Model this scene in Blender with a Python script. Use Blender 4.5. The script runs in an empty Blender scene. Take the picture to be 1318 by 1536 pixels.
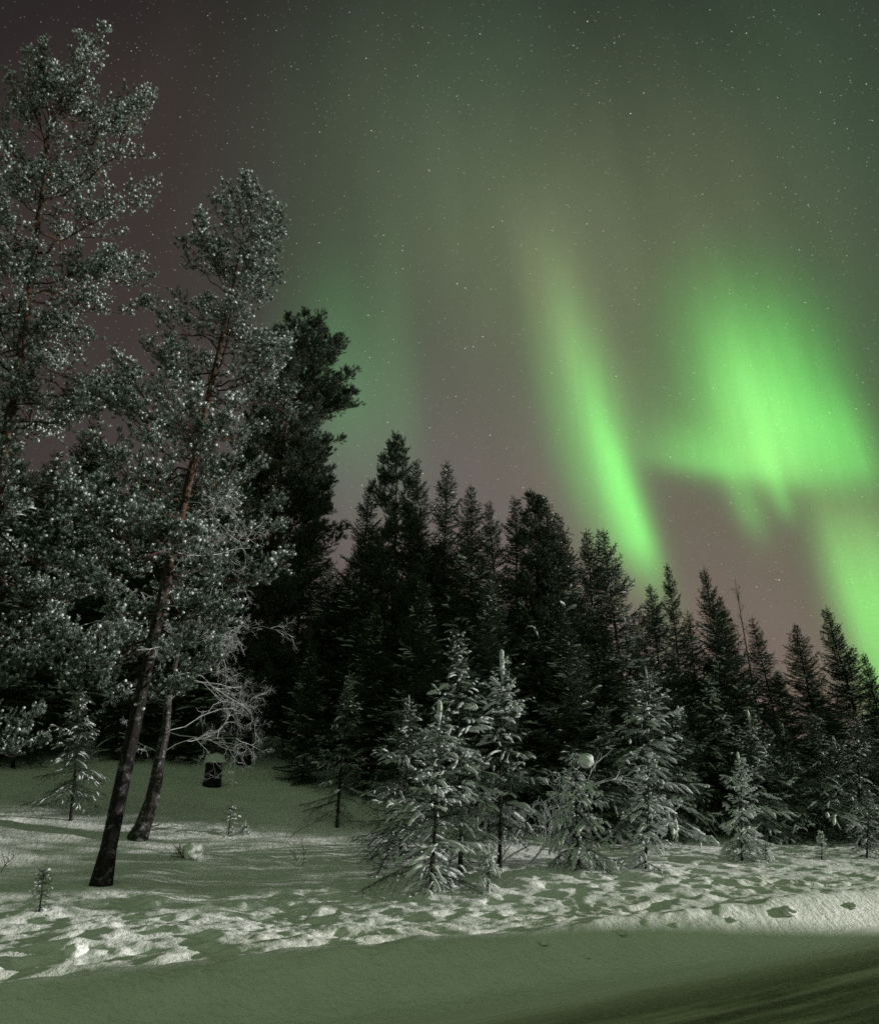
import bpy, math
import numpy as np
from mathutils import Vector

# ------------------------------------------------------------------ camera, sky, light
SC = bpy.context.scene
COL = SC.collection
CAM_H = 2.2
PITCH = math.radians(23.9)
F, CX, CY = 1007.0, 659.0, 768.0            # focal length and centre in photo pixels

cd = bpy.data.cameras.new("camera")
cam = bpy.data.objects.new("camera", cd)
COL.objects.link(cam)
cam.location = (0, 0, CAM_H)
cam.rotation_euler = (math.pi / 2 + PITCH, 0, 0)
cd.sensor_fit = 'VERTICAL'
cd.sensor_height = 24.0
cd.lens = 24.0 * F / 1536.0
cd.clip_start = 0.1
cd.clip_end = 3000
SC.camera = cam

SC.view_settings.view_transform = 'Standard'
SC.view_settings.look = 'None'
SC.view_settings.gamma = 1
SC.view_settings.exposure = 0
SC.cycles.max_bounces = 5
SC.cycles.diffuse_bounces = 3
SC.cycles.use_denoising = False
SC.cycles.sample_clamp_indirect = 4

SUN_AZ, SUN_EL = math.radians(77), math.radians(7.5)     # azimuth clockwise from the view direction (+Y)
LDIR = np.array([math.sin(SUN_AZ) * math.cos(SUN_EL), math.cos(SUN_AZ) * math.cos(SUN_EL), math.sin(SUN_EL)])
ld = bpy.data.lights.new("low_light", 'SUN')
ld.energy = 5.0
ld.angle = math.radians(1.0)
ld.color = (1.0, 0.97, 0.90)
lo = bpy.data.objects.new("low_light", ld)
COL.objects.link(lo)
lo.rotation_euler = Vector(-LDIR).to_track_quat('-Z', 'Y').to_euler()


def ray(px, py):
    x = (px - CX) / F
    y = (CY - py) / F
    return np.array([x, math.cos(PITCH) - y * math.sin(PITCH), math.sin(PITCH) + y * math.cos(PITCH)])


def uv(px, py):
    d = ray(px, py)
    return np.array([d[0] / d[1], d[2] / d[1]])


world = bpy.data.worlds.new("World")
SC.world = world
world.use_nodes = True
WT = world.node_tree
WT.nodes.clear()


class NT:
    """small helper for writing node maths"""
    def __init__(s, t):
        s.t = t

    def n(s, typ, **k):
        q = s.t.nodes.new(typ)
        for a, b in k.items():
            setattr(q, a, b)
        return q

    def put(s, sock, v):
        if isinstance(v, bpy.types.NodeSocket):
            s.t.links.new(v, sock)
        else:
            sock.default_value = v

    def m(s, op, a, b=None, c=None, clamp=False):
        q = s.n('ShaderNodeMath', operation=op, use_clamp=clamp)
        s.put(q.inputs[0], a)
        if b is not None:
            s.put(q.inputs[1], b)
        if c is not None:
            s.put(q.inputs[2], c)
        return q.outputs[0]

    def vm(s, op, a, b=None, out=0):
        q = s.n('ShaderNodeVectorMath', operation=op)
        s.put(q.inputs[0], a)
        if b is not None:
            if op == 'SCALE':
                s.put(q.inputs['Scale'], b)
            else:
                s.put(q.inputs[1], b)
        return q.outputs[out]

    def noise(s, vec, scale, detail=3, rough=.55):
        q = s.n('ShaderNodeTexNoise')
        s.put(q.inputs['Vector'], vec)
        q.inputs['Scale'].default_value = scale
        q.inputs['Detail'].default_value = detail
        q.inputs['Roughness'].default_value = rough
        return q.outputs['Fac']

    def ramp(s, fac, a, b, v0=0., v1=1.):
        q = s.n('ShaderNodeMapRange')
        q.interpolation_type = 'SMOOTHSTEP'
        s.put(q.inputs[0], fac)
        for i, v in enumerate((a, b, v0, v1)):
            q.inputs[i + 1].default_value = v
        return q.outputs[0]

    def mix(s, fac, a, b):
        q = s.n('ShaderNodeMix', data_type='RGBA')
        s.put(q.inputs[0], fac)
        for i, v in ((6, a), (7, b)):
            if not isinstance(v, bpy.types.NodeSocket) and len(v) == 3:
                v = (*v, 1)
            s.put(q.inputs[i], v)
        return q.outputs[2]


def lin(r, g, b):
    return tuple((c / 255.0) ** 2.2 for c in (r, g, b))


W = NT(WT)
tc = W.n('ShaderNodeTexCoord')
dirn = tc.outputs['Generated']
sx = W.n('ShaderNodeSeparateXYZ')
WT.links.new(dirn, sx.inputs[0])
yy = W.m('MAXIMUM', sx.outputs[1], 0.06)
U = W.m('DIVIDE', sx.outputs[0], yy)
V = W.m('DIVIDE', sx.outputs[2], yy)
cxyz = W.n('ShaderNodeCombineXYZ')
WT.links.new(U, cxyz.inputs[0])
WT.links.new(V, cxyz.inputs[1])
UVs = cxyz.outputs[0]
# slow warp so the curtains are not perfect ellipses, and fine streaks along the rays
total = None


def glow(px, py, qx, qy, sl, sr, su, sd, col, amp=1.0):
    """one curtain ray: centre p, axis towards q (lower end); widths left/right of it, lengths above/below, in photo pixels,
    all turned into fixed sky directions"""
    global total
    c = uv(px, py)
    ax = np.array([qx - px, qy - py], float)
    ax /= np.hypot(*ax)
    pr = np.array([-ax[1], ax[0]])                       # left of the downward axis is +pr.x<0
    if pr[0] < 0:
        pr = -pr
    e = 4.0
    jd = (uv(px + ax[0] * e, py + ax[1] * e) - c) / e
    jp = (uv(px + pr[0] * e, py + pr[1] * e) - c) / e
    ld_ = np.hypot(*jd)
    a = jd / ld_
    n = np.array([-a[1], a[0]])
    if n @ jp < 0:
        n = -n
    kp = n @ jp
    # w = (uv-c).n   l = (uv-c).a
    w = W.m('ADD', W.m('MULTIPLY_ADD', U, float(n[0]), float(-c @ n)), W.m('MULTIPLY', V, float(n[1])))
    l = W.m('ADD', W.m('MULTIPLY_ADD', U, float(a[0]), float(-c @ a)), W.m('MULTIPLY', V, float(a[1])))
    ww = W.m('MAXIMUM', W.m('MULTIPLY', w, 1 / (sr * kp)), W.m('MULTIPLY', w, -1 / (sl * kp)))
    ll = W.m('MAXIMUM', W.m('MULTIPLY', l, 1 / (sd * ld_)), W.m('MULTIPLY', l, -1 / (su * ld_)))
    r2 = W.m('MULTIPLY_ADD', ww, ww, W.m('MULTIPLY', ll, ll))
    g = W.m('EXPONENT', W.m('MULTIPLY', r2, -0.5))
    v = W.vm('SCALE', tuple(float(x) * amp for x in col), g)
    total = v if total is None else W.vm('ADD', total, v)


GR = (0.125, 0.70, 0.105)
# airglow and broad veils
glow(1150, 1050, 1150, 1100, 420, 420, 330, 400, (.135, .100, .075))
glow(560, 760, 560, 800, 230, 260, 170, 300, (.055, .040, .052))
glow(640, 330, 660, 400, 165, 230, 300, 230, (.054, .080, .045))
glow(850, 420, 880, 500, 150, 130, 190, 180, (.055, .060, .030))
glow(1060, 330, 1080, 400, 130, 150, 180, 130, (.050, .050, .027))
glow(1300, 330, 1330, 450, 190, 200, 420, 260, (.026, .057, .027))
glow(760, 40, 760, 100, 120, 330, 200, 200, (.010, .026, .013))
glow(240, 240, 240, 300, 260, 120, 200, 320, (.022, .014, .013))
veil, total = total, None
# faint pillars on the left
glow(520, 590, 530, 680, 60, 45, 130, 90, (.018, .110, .030))
glow(606, 610, 614, 700, 26, 22, 170, 90, (.010, .050, .014))
# left curtain
glow(893, 610, 930, 740, 28, 30, 110, 110, GR, .34)
glow(957, 800, 985, 876, 29, 14, 110, 38, GR, .70)
glow(925, 705, 956, 800, 17, 17, 90, 110, GR, .36)
glow(915, 720, 950, 820, 48, 26, 120, 90, GR, .12)
glow(855, 690, 880, 780, 18, 20, 130, 70, GR, .12)
glow(846, 500, 880, 620, 30, 44, 130, 120, (.085, .115, .05))
# big curtain on the right
glow(1125, 610, 1150, 720, 58, 66, 100, 62, GR, .36)
glow(1215, 630, 1245, 720, 58, 50, 105, 52, GR, .46)
glow(1150, 680, 1170, 745, 40, 42, 120, 40, (.26, .60, .15), .50)
glow(1100, 600, 1120, 690, 24, 20, 90, 60, GR, .12)
glow(1285, 690, 1300, 740, 60, 24, 60, 26, GR, .42)
glow(1120, 500, 1150, 600, 85, 110, 90, 120, GR, .20)
# lower hem running left from it
glow(1045, 690, 1045, 720, 52, 130, 34, 17, GR, .46)
glow(1030, 640, 1030, 700, 90, 90, 70, 40, GR, .10)
# tail rays below the hem
glow(1122, 765, 1152, 835, 15, 15, 50, 32, GR, .27)
glow(1172, 750, 1188, 795, 12, 11, 40, 22, GR, .26)
# lower right ray
glow(1306, 925, 1346, 1030, 30, 80, 100, 150, (.15, .72, .11), .92)
glow(1268, 800, 1296, 880, 30, 60, 55, 60, (.10, .17, .05), .65)
# base level
lowv = W.ramp(sx.outputs[2], 0.0, 0.95, 1.0, 0.0)
base = W.mix(lowv, (.018, .0155, .015), (.054, .045, .043))
# the display also fills the sky behind the viewer
back = W.ramp(sx.outputs[1], .25, -.75)
base = W.vm('ADD', base, W.vm('SCALE', (.175, .272, .125), W.m('MULTIPLY', back, W.ramp(sx.outputs[2], -.05, .25))))
c0_, c1_ = uv(1130, 560), uv(1165, 720)
kt = -(c1_[0] - c0_[0]) / (c1_[1] - c0_[1])
rv = W.n('ShaderNodeCombineXYZ')
WT.links.new(W.m('MULTIPLY_ADD', V, float(kt), U), rv.inputs[0])
WT.links.new(W.m('MULTIPLY', V, .10), rv.inputs[1])
rays = W.ramp(W.noise(rv.outputs[0], 15.0, 3, .6), .25, .75, .89, 1.10)
total = W.vm('ADD', W.vm('SCALE', total, rays), W.vm('SCALE', veil, .93))
sky_col = W.vm('ADD', base, total)
streak = W.noise(W.vm('MULTIPLY', UVs, (2.2, .45, 1)), 3.0, 2)
sky_col = W.vm('SCALE', sky_col, W.ramp(streak, .25, .75, .94, 1.06))
grain = W.noise(dirn, 900.0, 0)
sky_col = W.vm('SCALE', sky_col, W.ramp(grain, .2, .8, .93, 1.07))
# stars: rare points of a cell pattern that come close to the celestial sphere
for scale, rad, amp in ((80., .066, 1.2), (150., .105, .65), (250., .16, .30)):
    vo = W.n('ShaderNodeTexVoronoi')
    WT.links.new(dirn, vo.inputs['Vector'])
    vo.inputs['Scale'].default_value = scale
    near = W.ramp(vo.outputs['Distance'], rad * .35, rad, 1., 0.)
    tint = W.mix(.72, vo.outputs['Color'], (1, 1, 1))
    br = W.n('ShaderNodeSeparateColor')
    WT.links.new(vo.outputs['Color'], br.inputs[0])
    lum = W.m('MULTIPLY', W.m('POWER', br.outputs[0], 2.2), amp)
    up = W.ramp(sx.outputs[2], 0.02, 0.2)
    sky_col = W.vm('ADD', sky_col, W.vm('SCALE', tint, W.m('MULTIPLY', W.m('MULTIPLY', near, lum), up)))
bg = W.n('ShaderNodeBackground')
WT.links.new(sky_col, bg.inputs[0])
nish = W.n('ShaderNodeTexSky')
nish.sky_type = 'NISHITA'
nish.sun_disc = False
nish.sun_elevation = SUN_EL
nish.sun_rotation = SUN_AZ
bg2 = W.n('ShaderNodeBackground')
bg2.inputs[1].default_value = 0.0006
WT.links.new(nish.outputs[0], bg2.inputs[0])
addn = W.n('ShaderNodeAddShader')
WT.links.new(bg.outputs[0], addn.inputs[0])
WT.links.new(bg2.outputs[0], addn.inputs[1])
wo = W.n('ShaderNodeOutputWorld')
WT.links.new(addn.outputs[0], wo.inputs[0])
world.cycles.sampling_method = 'MANUAL'
world.cycles.sample_map_resolution = 512


# ------------------------------------------------------------------ materials
def mat(name, rough=.8):
    m = bpy.data.materials.new(name)
    m.use_nodes = True
    t = m.node_tree
    b = t.nodes['Principled BSDF']
    b.inputs['Roughness'].default_value = rough
    b.inputs['Specular IOR Level'].default_value = .25
    return m, NT(t), b


def bump(N, b, h, strength, dist):
    q = N.n('ShaderNodeBump')
    q.inputs['Strength'].default_value = strength
    q.inputs['Distance'].default_value = dist
    N.put(q.inputs['Height'], h)
    N.put(b.inputs['Normal'], q.outputs[0])


def obj_co(N):
    g = N.n('ShaderNodeNewGeometry')
    return g.outputs['Position']


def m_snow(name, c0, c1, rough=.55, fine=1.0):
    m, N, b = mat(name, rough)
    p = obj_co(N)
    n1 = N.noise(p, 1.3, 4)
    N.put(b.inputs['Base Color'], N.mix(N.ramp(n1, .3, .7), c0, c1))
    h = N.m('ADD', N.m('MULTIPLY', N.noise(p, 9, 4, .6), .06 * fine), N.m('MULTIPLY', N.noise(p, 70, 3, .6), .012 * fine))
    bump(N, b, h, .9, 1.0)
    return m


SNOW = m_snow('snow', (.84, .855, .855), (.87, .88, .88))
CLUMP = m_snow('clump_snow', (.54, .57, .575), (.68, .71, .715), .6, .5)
BANK = m_snow('ploughed_snow', (.79, .80, .77), (.84, .85, .83))

ROADM, N, b = mat('packed_road_snow', .6)
p = obj_co(N)
A = math.radians(57)
RX, RY = math.sin(A), math.cos(A)            # along the road
QX, QY = -math.cos(A), math.sin(A)           # across the road, towards the forest
sc_ = N.vm('DOT_PRODUCT', p, (RX, RY, 0), out=1)
tc_ = N.vm('DOT_PRODUCT', p, (QX, QY, 0), out=1)
cv = N.n('ShaderNodeCombineXYZ')
N.put(cv.inputs[0], N.m('MULTIPLY', sc_, .07))
N.put(cv.inputs[1], tc_)
trk = N.noise(cv.outputs[0], 1.7, 5, .62)
fade = N.ramp(tc_, 6.2, 7.6)
dirt = N.m('MULTIPLY', N.ramp(trk, .36, .57), N.m('SUBTRACT', 1.0, fade))
fine = N.noise(p, 14, 4, .7)
dirt = N.m('MULTIPLY', dirt, N.ramp(fine, .2, .65, .55, 1.))
base_c = N.mix(fade, (.46, .43, .33), (.74, .75, .71))
N.put(b.inputs['Base Color'], N.mix(dirt, base_c, (.095, .082, .05)))
bump(N, b, N.m('ADD', N.m('MULTIPLY', trk, .12), N.m('MULTIPLY', fine, .015)), .8, 1.0)


def m_bark(name, low, high, z0, z1, rime=.25):
    m, N, b = mat(name, .85)
    p = obj_co(N)
    sz = N.n('ShaderNodeSeparateXYZ')
    N.put(sz.inputs[0], p)
    st = N.vm('MULTIPLY', p, (1, 1, .22))
    n = N.noise(st, 16, 5, .65)
    vo = N.n('ShaderNodeTexVoronoi')
    vo.feature = 'DISTANCE_TO_EDGE'
    vo.inputs['Scale'].default_value = 11
    N.put(vo.inputs['Vector'], N.vm('ADD', st, N.vm('SCALE', N.vm('MULTIPLY', p, (.3, .3, .1)), n)))
    crack = N.ramp(vo.outputs['Distance'], .0, .12)
    up = N.ramp(N.m('ADD', sz.outputs[2], N.m('MULTIPLY', N.noise(p, 2.5, 3), 3.0)), z0, z1)
    c = N.mix(up, low, high)
    c = N.mix(N.ramp(n, .35, .6), tuple(x * .35 for x in low), c)
    c = N.mix(crack, tuple(x * .3 for x in low), c)
    r = N.ramp(N.noise(p, 7, 4, .7), .58 - rime * .1, .70, 0., rime)
    N.put(b.inputs['Base Color'], N.mix(r, c, (.62, .65, .68)))
    bump(N, b, N.m('ADD', n, N.m('MULTIPLY', crack, .8)), 1.0, .06)
    return m


PINEBARK = m_bark('pine_bark', (.032, .025, .028), (.19, .10, .062), 5.5, 11., .38)
DARKBARK = m_bark('spruce_bark', (.045, .037, .034), (.06, .048, .04), 4, 9)
RIMEBARK = m_bark('rimed_bark', (.10, .085, .08), (.12, .1, .095), 4, 9, .85)


def m_leaf(name, c0, c1, rime_c=(.5, .56, .54), rime=0., sc=2.2):
    m, N, b = mat(name, .6)
    p = obj_co(N)
    c = N.mix(N.ramp(N.noise(p, sc, 3), .3, .7), c0, c1)
    c = N.mix(N.ramp(N.noise(p, 9, 2), .46, .66, 0., rime), c, rime_c)
    N.put(b.inputs['Base Color'], c)
    return m


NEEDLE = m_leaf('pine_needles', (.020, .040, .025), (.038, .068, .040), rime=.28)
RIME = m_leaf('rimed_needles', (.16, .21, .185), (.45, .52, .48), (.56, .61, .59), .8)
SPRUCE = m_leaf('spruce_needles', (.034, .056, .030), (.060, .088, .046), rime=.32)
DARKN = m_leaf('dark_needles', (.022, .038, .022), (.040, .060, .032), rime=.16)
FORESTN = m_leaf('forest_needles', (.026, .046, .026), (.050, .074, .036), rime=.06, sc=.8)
FROST = m_leaf('frosted_twig', (.42, .42, .46), (.60, .61, .64), (.72, .73, .76), .7)
TWIG = m_leaf('dry_twig', (.07, .055, .045), (.11, .09, .075), (.4, .42, .42), .35)
WOODPOST = m_bark('stump_wood', (.035, .03, .035), (.04, .035, .035), 50, 60, .1)


# ------------------------------------------------------------------ mesh helpers
class MB:
    def __init__(s):
        s.v, s.f, s.n = [], [], 0                 # f: (faces array, material slot, smooth)

    def add(s, v, f, m=0, smooth=False):
        v = np.asarray(v, np.float32).reshape(-1, 3)
        f = np.asarray(f, np.int64)
        if len(v) == 0:
            return
        s.v.append(v)
        s.f.append((f + s.n, m, smooth))
        s.n += len(v)

    def build(s, name, mats, parent=None):
        me = bpy.data.meshes.new(name)
        v = np.concatenate(s.v)
        me.vertices.add(len(v))
        me.vertices.foreach_set('co', v.ravel())
        tot = np.concatenate([np.full(len(f), f.shape[1], np.int32) for f, _, _ in s.f])
        li = np.concatenate([f.ravel() for f, _, _ in s.f]).astype(np.int32)
        mi = np.concatenate([np.full(len(f), m, np.int32) for f, m, _ in s.f])
        sm = np.concatenate([np.full(len(f), b, bool) for f, _, b in s.f])
        me.loops.add(len(li))
        me.loops.foreach_set('vertex_index', li)
        me.polygons.add(len(tot))
        me.polygons.foreach_set('loop_start', np.concatenate([[0], np.cumsum(tot)[:-1]]).astype(np.int32))
        me.polygons.foreach_set('material_index', mi)
        me.polygons.foreach_set('use_smooth', sm)
        for m in (mats if isinstance(mats, (list, tuple)) else [mats]):
            me.materials.append(m)
        me.update(calc_edges=True)
        o = bpy.data.objects.new(name, me)
        COL.objects.link(o)
        o.parent = parent
        return o


def nrm(a):
    return a / np.maximum(np.linalg.norm(a, axis=-1, keepdims=True), 1e-9)


def tubes(mb, P, R, sides=5, m=0, smooth=True):
    """P (N,K,3) centre lines, R (N,K) radii"""
    P = np.asarray(P, float)
    R = np.asarray(R, float)
    if len(P) == 0:
        return
    Nn, K, _ = P.shape
    T = nrm(np.gradient(P, axis=1))
    chord = nrm(P[:, -1] - P[:, 0])
    ref = np.where(np.abs(chord[:, 2:3]) > .8, np.array([[1., 0, 0]]), np.array([[0, 0, 1.]]))[:, None, :]
    X = nrm(np.cross(T, np.broadcast_to(ref, T.shape)))
    Y = np.cross(T, X)
    an = np.arange(sides) / sides * 2 * math.pi
    ring = X[:, :, None, :] * np.cos(an)[None, None, :, None] + Y[:, :, None, :] * np.sin(an)[None, None, :, None]
    v = P[:, :, None, :] + ring * R[:, :, None, None]
    b0 = (np.arange(Nn) * K * sides)[:, None, None]
    k = (np.arange(K - 1) * sides)[None, :, None]
    i = np.arange(sides)[None, None, :]
    j = (i + 1) % sides
    f = np.stack([b0 + k + i, b0 + k + j, b0 + k + sides + j, b0 + k + sides + i], -1).reshape(-1, 4)
    mb.add(v, f, m, smooth)


def blades(mb, P, D, L, Wd, rng, m=0):
    n = len(P)
    if n == 0:
        return
    S = nrm(np.cross(D, rng.normal(size=(n, 3)))) * (Wd / 2)[:, None]
    v = np.stack([P - S, P + S, P + D * L[:, None]], 1)
    mb.add(v, np.arange(n * 3).reshape(-1, 3), m)


_t = (1 + 5 ** .5) / 2
ICO_V = nrm(np.array([(-1, _t, 0), (1, _t, 0), (-1, -_t, 0), (1, -_t, 0), (0, -1, _t), (0, 1, _t), (0, -1, -_t), (0, 1, -_t),
                      (_t, 0, -1), (_t, 0, 1), (-_t, 0, -1), (-_t, 0, 1)], float))
ICO_F = np.array([(0, 11, 5), (0, 5, 1), (0, 1, 7), (0, 7, 10), (0, 10, 11), (1, 5, 9), (5, 11, 4), (11, 10, 2), (10, 7, 6), (7, 1, 8),
                  (3, 9, 4), (3, 4, 2), (3, 2, 6), (3, 6, 8), (3, 8, 9), (4, 9, 5), (2, 4, 11), (6, 2, 10), (8, 6, 7), (9, 8, 1)])


def clumps(mb, P, S, rng, flat=.75, m=0):
    n = len(P)
    if n == 0:
        return
    v = ICO_V[None] * rng.uniform(.7, 1.25, (n, 12, 1)) * S[:, None, None] * np.array([1, 1, flat]) + P[:, None, :]
    f = (ICO_F[None] + (np.arange(n) * 12)[:, None, None]).reshape(-1, 3)
    mb.add(v, f, m, True)


def lump(mb, c, r, rng, seg=28, rings=16, flat=.8, rough=.12, m=0, bottom=-.4):
    """an irregular rounded snow lump or boulder"""
    ph = rng.uniform(0, 6, 12)
    vs, fs = [], []
    for i in range(rings + 1):
        th = math.pi * i / rings
        for j in range(seg):
            a = 2 * math.pi * j / seg
            d = np.array([math.sin(th) * math.cos(a), math.sin(th) * math.sin(a), math.cos(th)])
            k = 1 + rough * (math.sin(3 * d[0] + ph[0]) * math.sin(4 * d[1] + ph[1]) + .6 * math.sin(6 * d[2] + 5 * d[0] + ph[2])
                             + .4 * math.sin(9 * d[1] + 7 * d[2] + ph[3]))
            q = d * r * k
            q[2] = max(q[2] * flat, bottom * r)
            vs.append(np.array(c) + q)
    for i in range(rings):
        for j in range(seg):
            fs.append((i * seg + j, (i + 1) * seg + j, (i + 1) * seg + (j + 1) % seg, i * seg + (j + 1) % seg))
    mb.add(vs, fs, m, True)


def tag(o, label=None, cat=None, group=None, kind=None):
    for k, v in (('label', label), ('category', cat), ('group', group), ('kind', kind)):
        if v:
            o[k] = v
    return o


def thing(name, loc, label, cat, group=None, rz=0.):
    o = bpy.data.objects.new(name, None)
    COL.objects.link(o)
    o.location = loc
    o.rotation_euler = (0, 0, rz)
    return tag(o, label, cat, group)


def copy_thing(root, loc, rz, scale, label, group=None):
    r = root.copy()
    COL.objects.link(r)
    r.location = loc
    r.rotation_euler = (0, 0, rz)
    r.scale = scale
    r['label'] = label
    if group:
        r['group'] = group
    elif 'group' in r:
        del r['group']
    for ch in list(root.children):
        c = ch.copy()
        COL.objects.link(c)
        c.parent = r
    return r


# ------------------------------------------------------------------ terrain
_rs = np.random.RandomState(5)
_tab = _rs.rand(256, 256)


def vnoise(x, y):
    xi, yi = np.floor(x).astype(int), np.floor(y).astype(int)
    fx, fy = x - xi, y - yi
    fx, fy = fx * fx * (3 - 2 * fx), fy * fy * (3 - 2 * fy)
    g = lambda a, b_: _tab[a % 256, b_ % 256]
    return (g(xi, yi) * (1 - fx) + g(xi + 1, yi) * fx) * (1 - fy) + (g(xi, yi + 1) * (1 - fx) + g(xi + 1, yi + 1) * fx) * fy - .5


def fbm(x, y, sc, oct=4, gain=.5):
    r, a = 0, 1.
    for i in range(oct):
        r = r + a * vnoise(x * sc + 17.3 * i, y * sc - 9.1 * i)
        sc *= 2.03
        a *= gain
    return r


def sst(x, a, b):
    k = np.clip((x - a) / (b - a), 0, 1)
    return k * k * (3 - 2 * k)


RIDGE_T, RIDGE_Z = 9.0, .60


def base_h(s, t):
    """smooth land form in road coordinates"""
    s = np.asarray(s, float)
    t = np.asarray(t, float)
    t = t + (.065 * np.clip(s, -6, 17) - .2) * sst(t, 4.5, 7.5)
    rz = RIDGE_Z + .05 * vnoise(s * .8, s * 0 + 3.3) + .04 * vnoise(s * 2.3, s * 0 + 9.7) + .14 * sst(s, 6, 16)
    face = .15 * sst(t, 5.8, 8.0) + sst(t, 8.0, RIDGE_T + .12) / .97 * (rz - .15)
    k = .23 + (.045 - .23) * sst(s, 8, 24)
    back = rz - .17 * sst(t, RIDGE_T, 10.0) + (.028 + .026 * sst(s, 6, 14)) * np.minimum(t - RIDGE_T, 30) + k * np.maximum(0, (t - 17) * sst(t, 16, 22))
    far = np.where(t > 70, k * (t - 70) * .85, 0)
    z = np.where(t < RIDGE_T, face, back - far)
    nb = 1.3 + 3.45 * sst(s, 14, 26) - 3.5 * sst(s, 32, 44) + .12 * vnoise(s * .7, s * 0 + 1.2)  # unseen near-side embankment, shaped to shade the road and the bank face
    near = nb * (sst(t, 1.2, -1.1) if False else 1 - sst(t, -1.2, 1.9))
    keep = .55 + .45 * sst(s, 1.5, 6)
    return z + near * keep * (1 - .35 * sst(-t, 2, 6))


def st_of(x, y):
    return x * RX + y * RY, x * QX + y * QY


BUMPS = []           # (x, y, radius, height)


def ground(x, y, detail=False):
    s, t = st_of(x, y)
    z = base_h(s, t)
    if detail:
        x = np.asarray(x, float)
        m = sst(t, 9.0, 9.8) * (1 - .75 * sst(t, 14.5, 18))
        un = fbm(x, y, .45, 3)
        z = z + un * .16 * sst(t, 9.2, 11)
        wx, wy = x + .25 * vnoise(x * 1.1, y * 1.1), y + .25 * vnoise(x * 1.1 + 40, y * 1.1)
        lumps = fbm(wx * .9 + wy * .3, wy * 1.7, 2.3, 3, .45)
        pits = -sst(fbm(wx * 1.1 + 60, wy * 1.8, 1.9, 2, .4), .12, .38)
        spot = sst(fbm(x + 31, y, .33, 2), -.25, .15)
        z = z + (lumps * .065 + pits * .04) * m * (.45 + .55 * spot)
        z = z + np.maximum(fbm(wx * 1.3, wy * 2, 4.2, 3, .6), -.12) * .042 * m * (.4 + .6 * sst(fbm(x + 9, y + 70, .6, 2), -.2, .2))
        bf = sst(t, 7.6, 8.4) * (1 - sst(t, 9, 9.6))
        z = z + fbm(s_warp(s, t), t * 1.5, 2.2, 3) * .06 * bf
        z = z + fbm(s * .25, t, 2.0, 3) * .025 * (1 - sst(t, 7, 7.9)) * sst(t, 1.5, 2.5)
    for bx, by, br, bh in BUMPS:
        z = z + bh * np.exp(-((x - bx) ** 2 + (y - by) ** 2) / (2 * br * br))
    return z


def s_warp(s, t):
    return s - .8 * t


def at(px, py):
    """where a photo sight line meets the land"""
    d = ray(px, py)
    d = d / np.hypot(d[0], d[1])
    k = np.arange(4, 160, .05)
    X, Y, Z = d[0] * k, d[1] * k, CAM_H + d[2] * k
    g = ground(X, Y)
    hit = np.nonzero(Z <= g)[0]
    i = hit[0] if len(hit) else len(k) - 1
    return float(X[i]), float(Y[i]), float(g[i])


def top_at(px, py, Y):
    """point at depth Y on a sight line"""
    d = ray(px, py)
    k = Y / d[1]
    return float(d[0] * k), float(Y), float(CAM_H + d[2] * k)


for px, py, br, bh in ((115, 1428, .3, .1), (235, 1352, .25, .1), (360, 1356, .2, .08), (640, 1340, .6, .10), (735, 1338, .35, .10),
                       (965, 1305, .45, .14), (285, 1290, .35, .12), (880, 1305, .4, .1), (150, 1335, .5, .1), (62, 1368, .3, .1)):
    x, y, z = at(px, py)
    BUMPS.append((x, y, br, bh))


def axis(segs):
    out = []
    for a, b_, st in segs:
        out.append(np.arange(a, b_, st))
    return np.concatenate(out)


def geo(a, b_, n, p=2.5):
    return a + (b_ - a) * np.linspace(0, 1, n) ** p


S_AX = np.concatenate([geo(-3, -500, 60)[::-1][:-1], np.arange(-3, 16, .05), np.arange(16, 34, .11), geo(34, 700, 70)])
strips = (('near_ground', np.concatenate([geo(-4, -500, 40)[::-1][:-1], np.arange(-4, 1.61, .15)]), SNOW),
          ('road', np.concatenate([[1.55], np.arange(1.7, 4, .1), np.arange(4, 7.61, .05)]), ROADM),
          ('snow_bank', np.arange(7.6, 10.81, .04), BANK),
          ('snow_ground', np.concatenate([np.arange(10.8, 17, .05), np.arange(17, 32, .16), geo(32, 700, 60)]), SNOW))
for i, (name, T, m) in enumerate(strips):
    T = T.copy()
    if i + 1 < len(strips):
        T[-1] = strips[i + 1][1][0]
    SS, TT = np.meshgrid(S_AX, T, indexing='ij')
    X, Y = SS * RX + TT * QX, SS * RY + TT * QY
    Z = ground(X, Y, True)
    if name in ('snow_bank', 'snow_ground'):
        pr = np.random.default_rng(66)             # small hollows trodden and fallen into the crust
        for q in range(620):
            ps, pt_, ra, de = pr.uniform(-2, 20), 9.5 + 5.5 * pr.random() ** 1.5, pr.uniform(.05, .20) * pr.uniform(.6, 1), pr.uniform(.02, .10)
            el = pr.uniform(1.0, 2.0)
            i0, i1 = np.searchsorted(S_AX, (ps - 4 * ra * el, ps + 4 * ra * el))
            j0, j1 = np.searchsorted(T, (pt_ - 4 * ra, pt_ + 4 * ra))
            if j1 > j0:
                d2 = ((SS[i0:i1, j0:j1] - ps) / el) ** 2 + (TT[i0:i1, j0:j1] - pt_) ** 2
                Z[i0:i1, j0:j1] -= de * (1.25 * np.exp(-d2 / (2 * ra * ra)) - .5 * np.exp(-d2 / (5 * ra * ra)))
    a, b_ = SS.shape
    idx = np.arange(a * b_).reshape(a, b_)
    f = np.stack([idx[:-1, :-1], idx[1:, :-1], idx[1:, 1:], idx[:-1, 1:]], -1).reshape(-1, 4)
    mb = MB()
    mb.add(np.stack([X, Y, Z], -1), f, 0, True)
    o = mb.build(name, m)
    tag(o, kind='structure')


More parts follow.
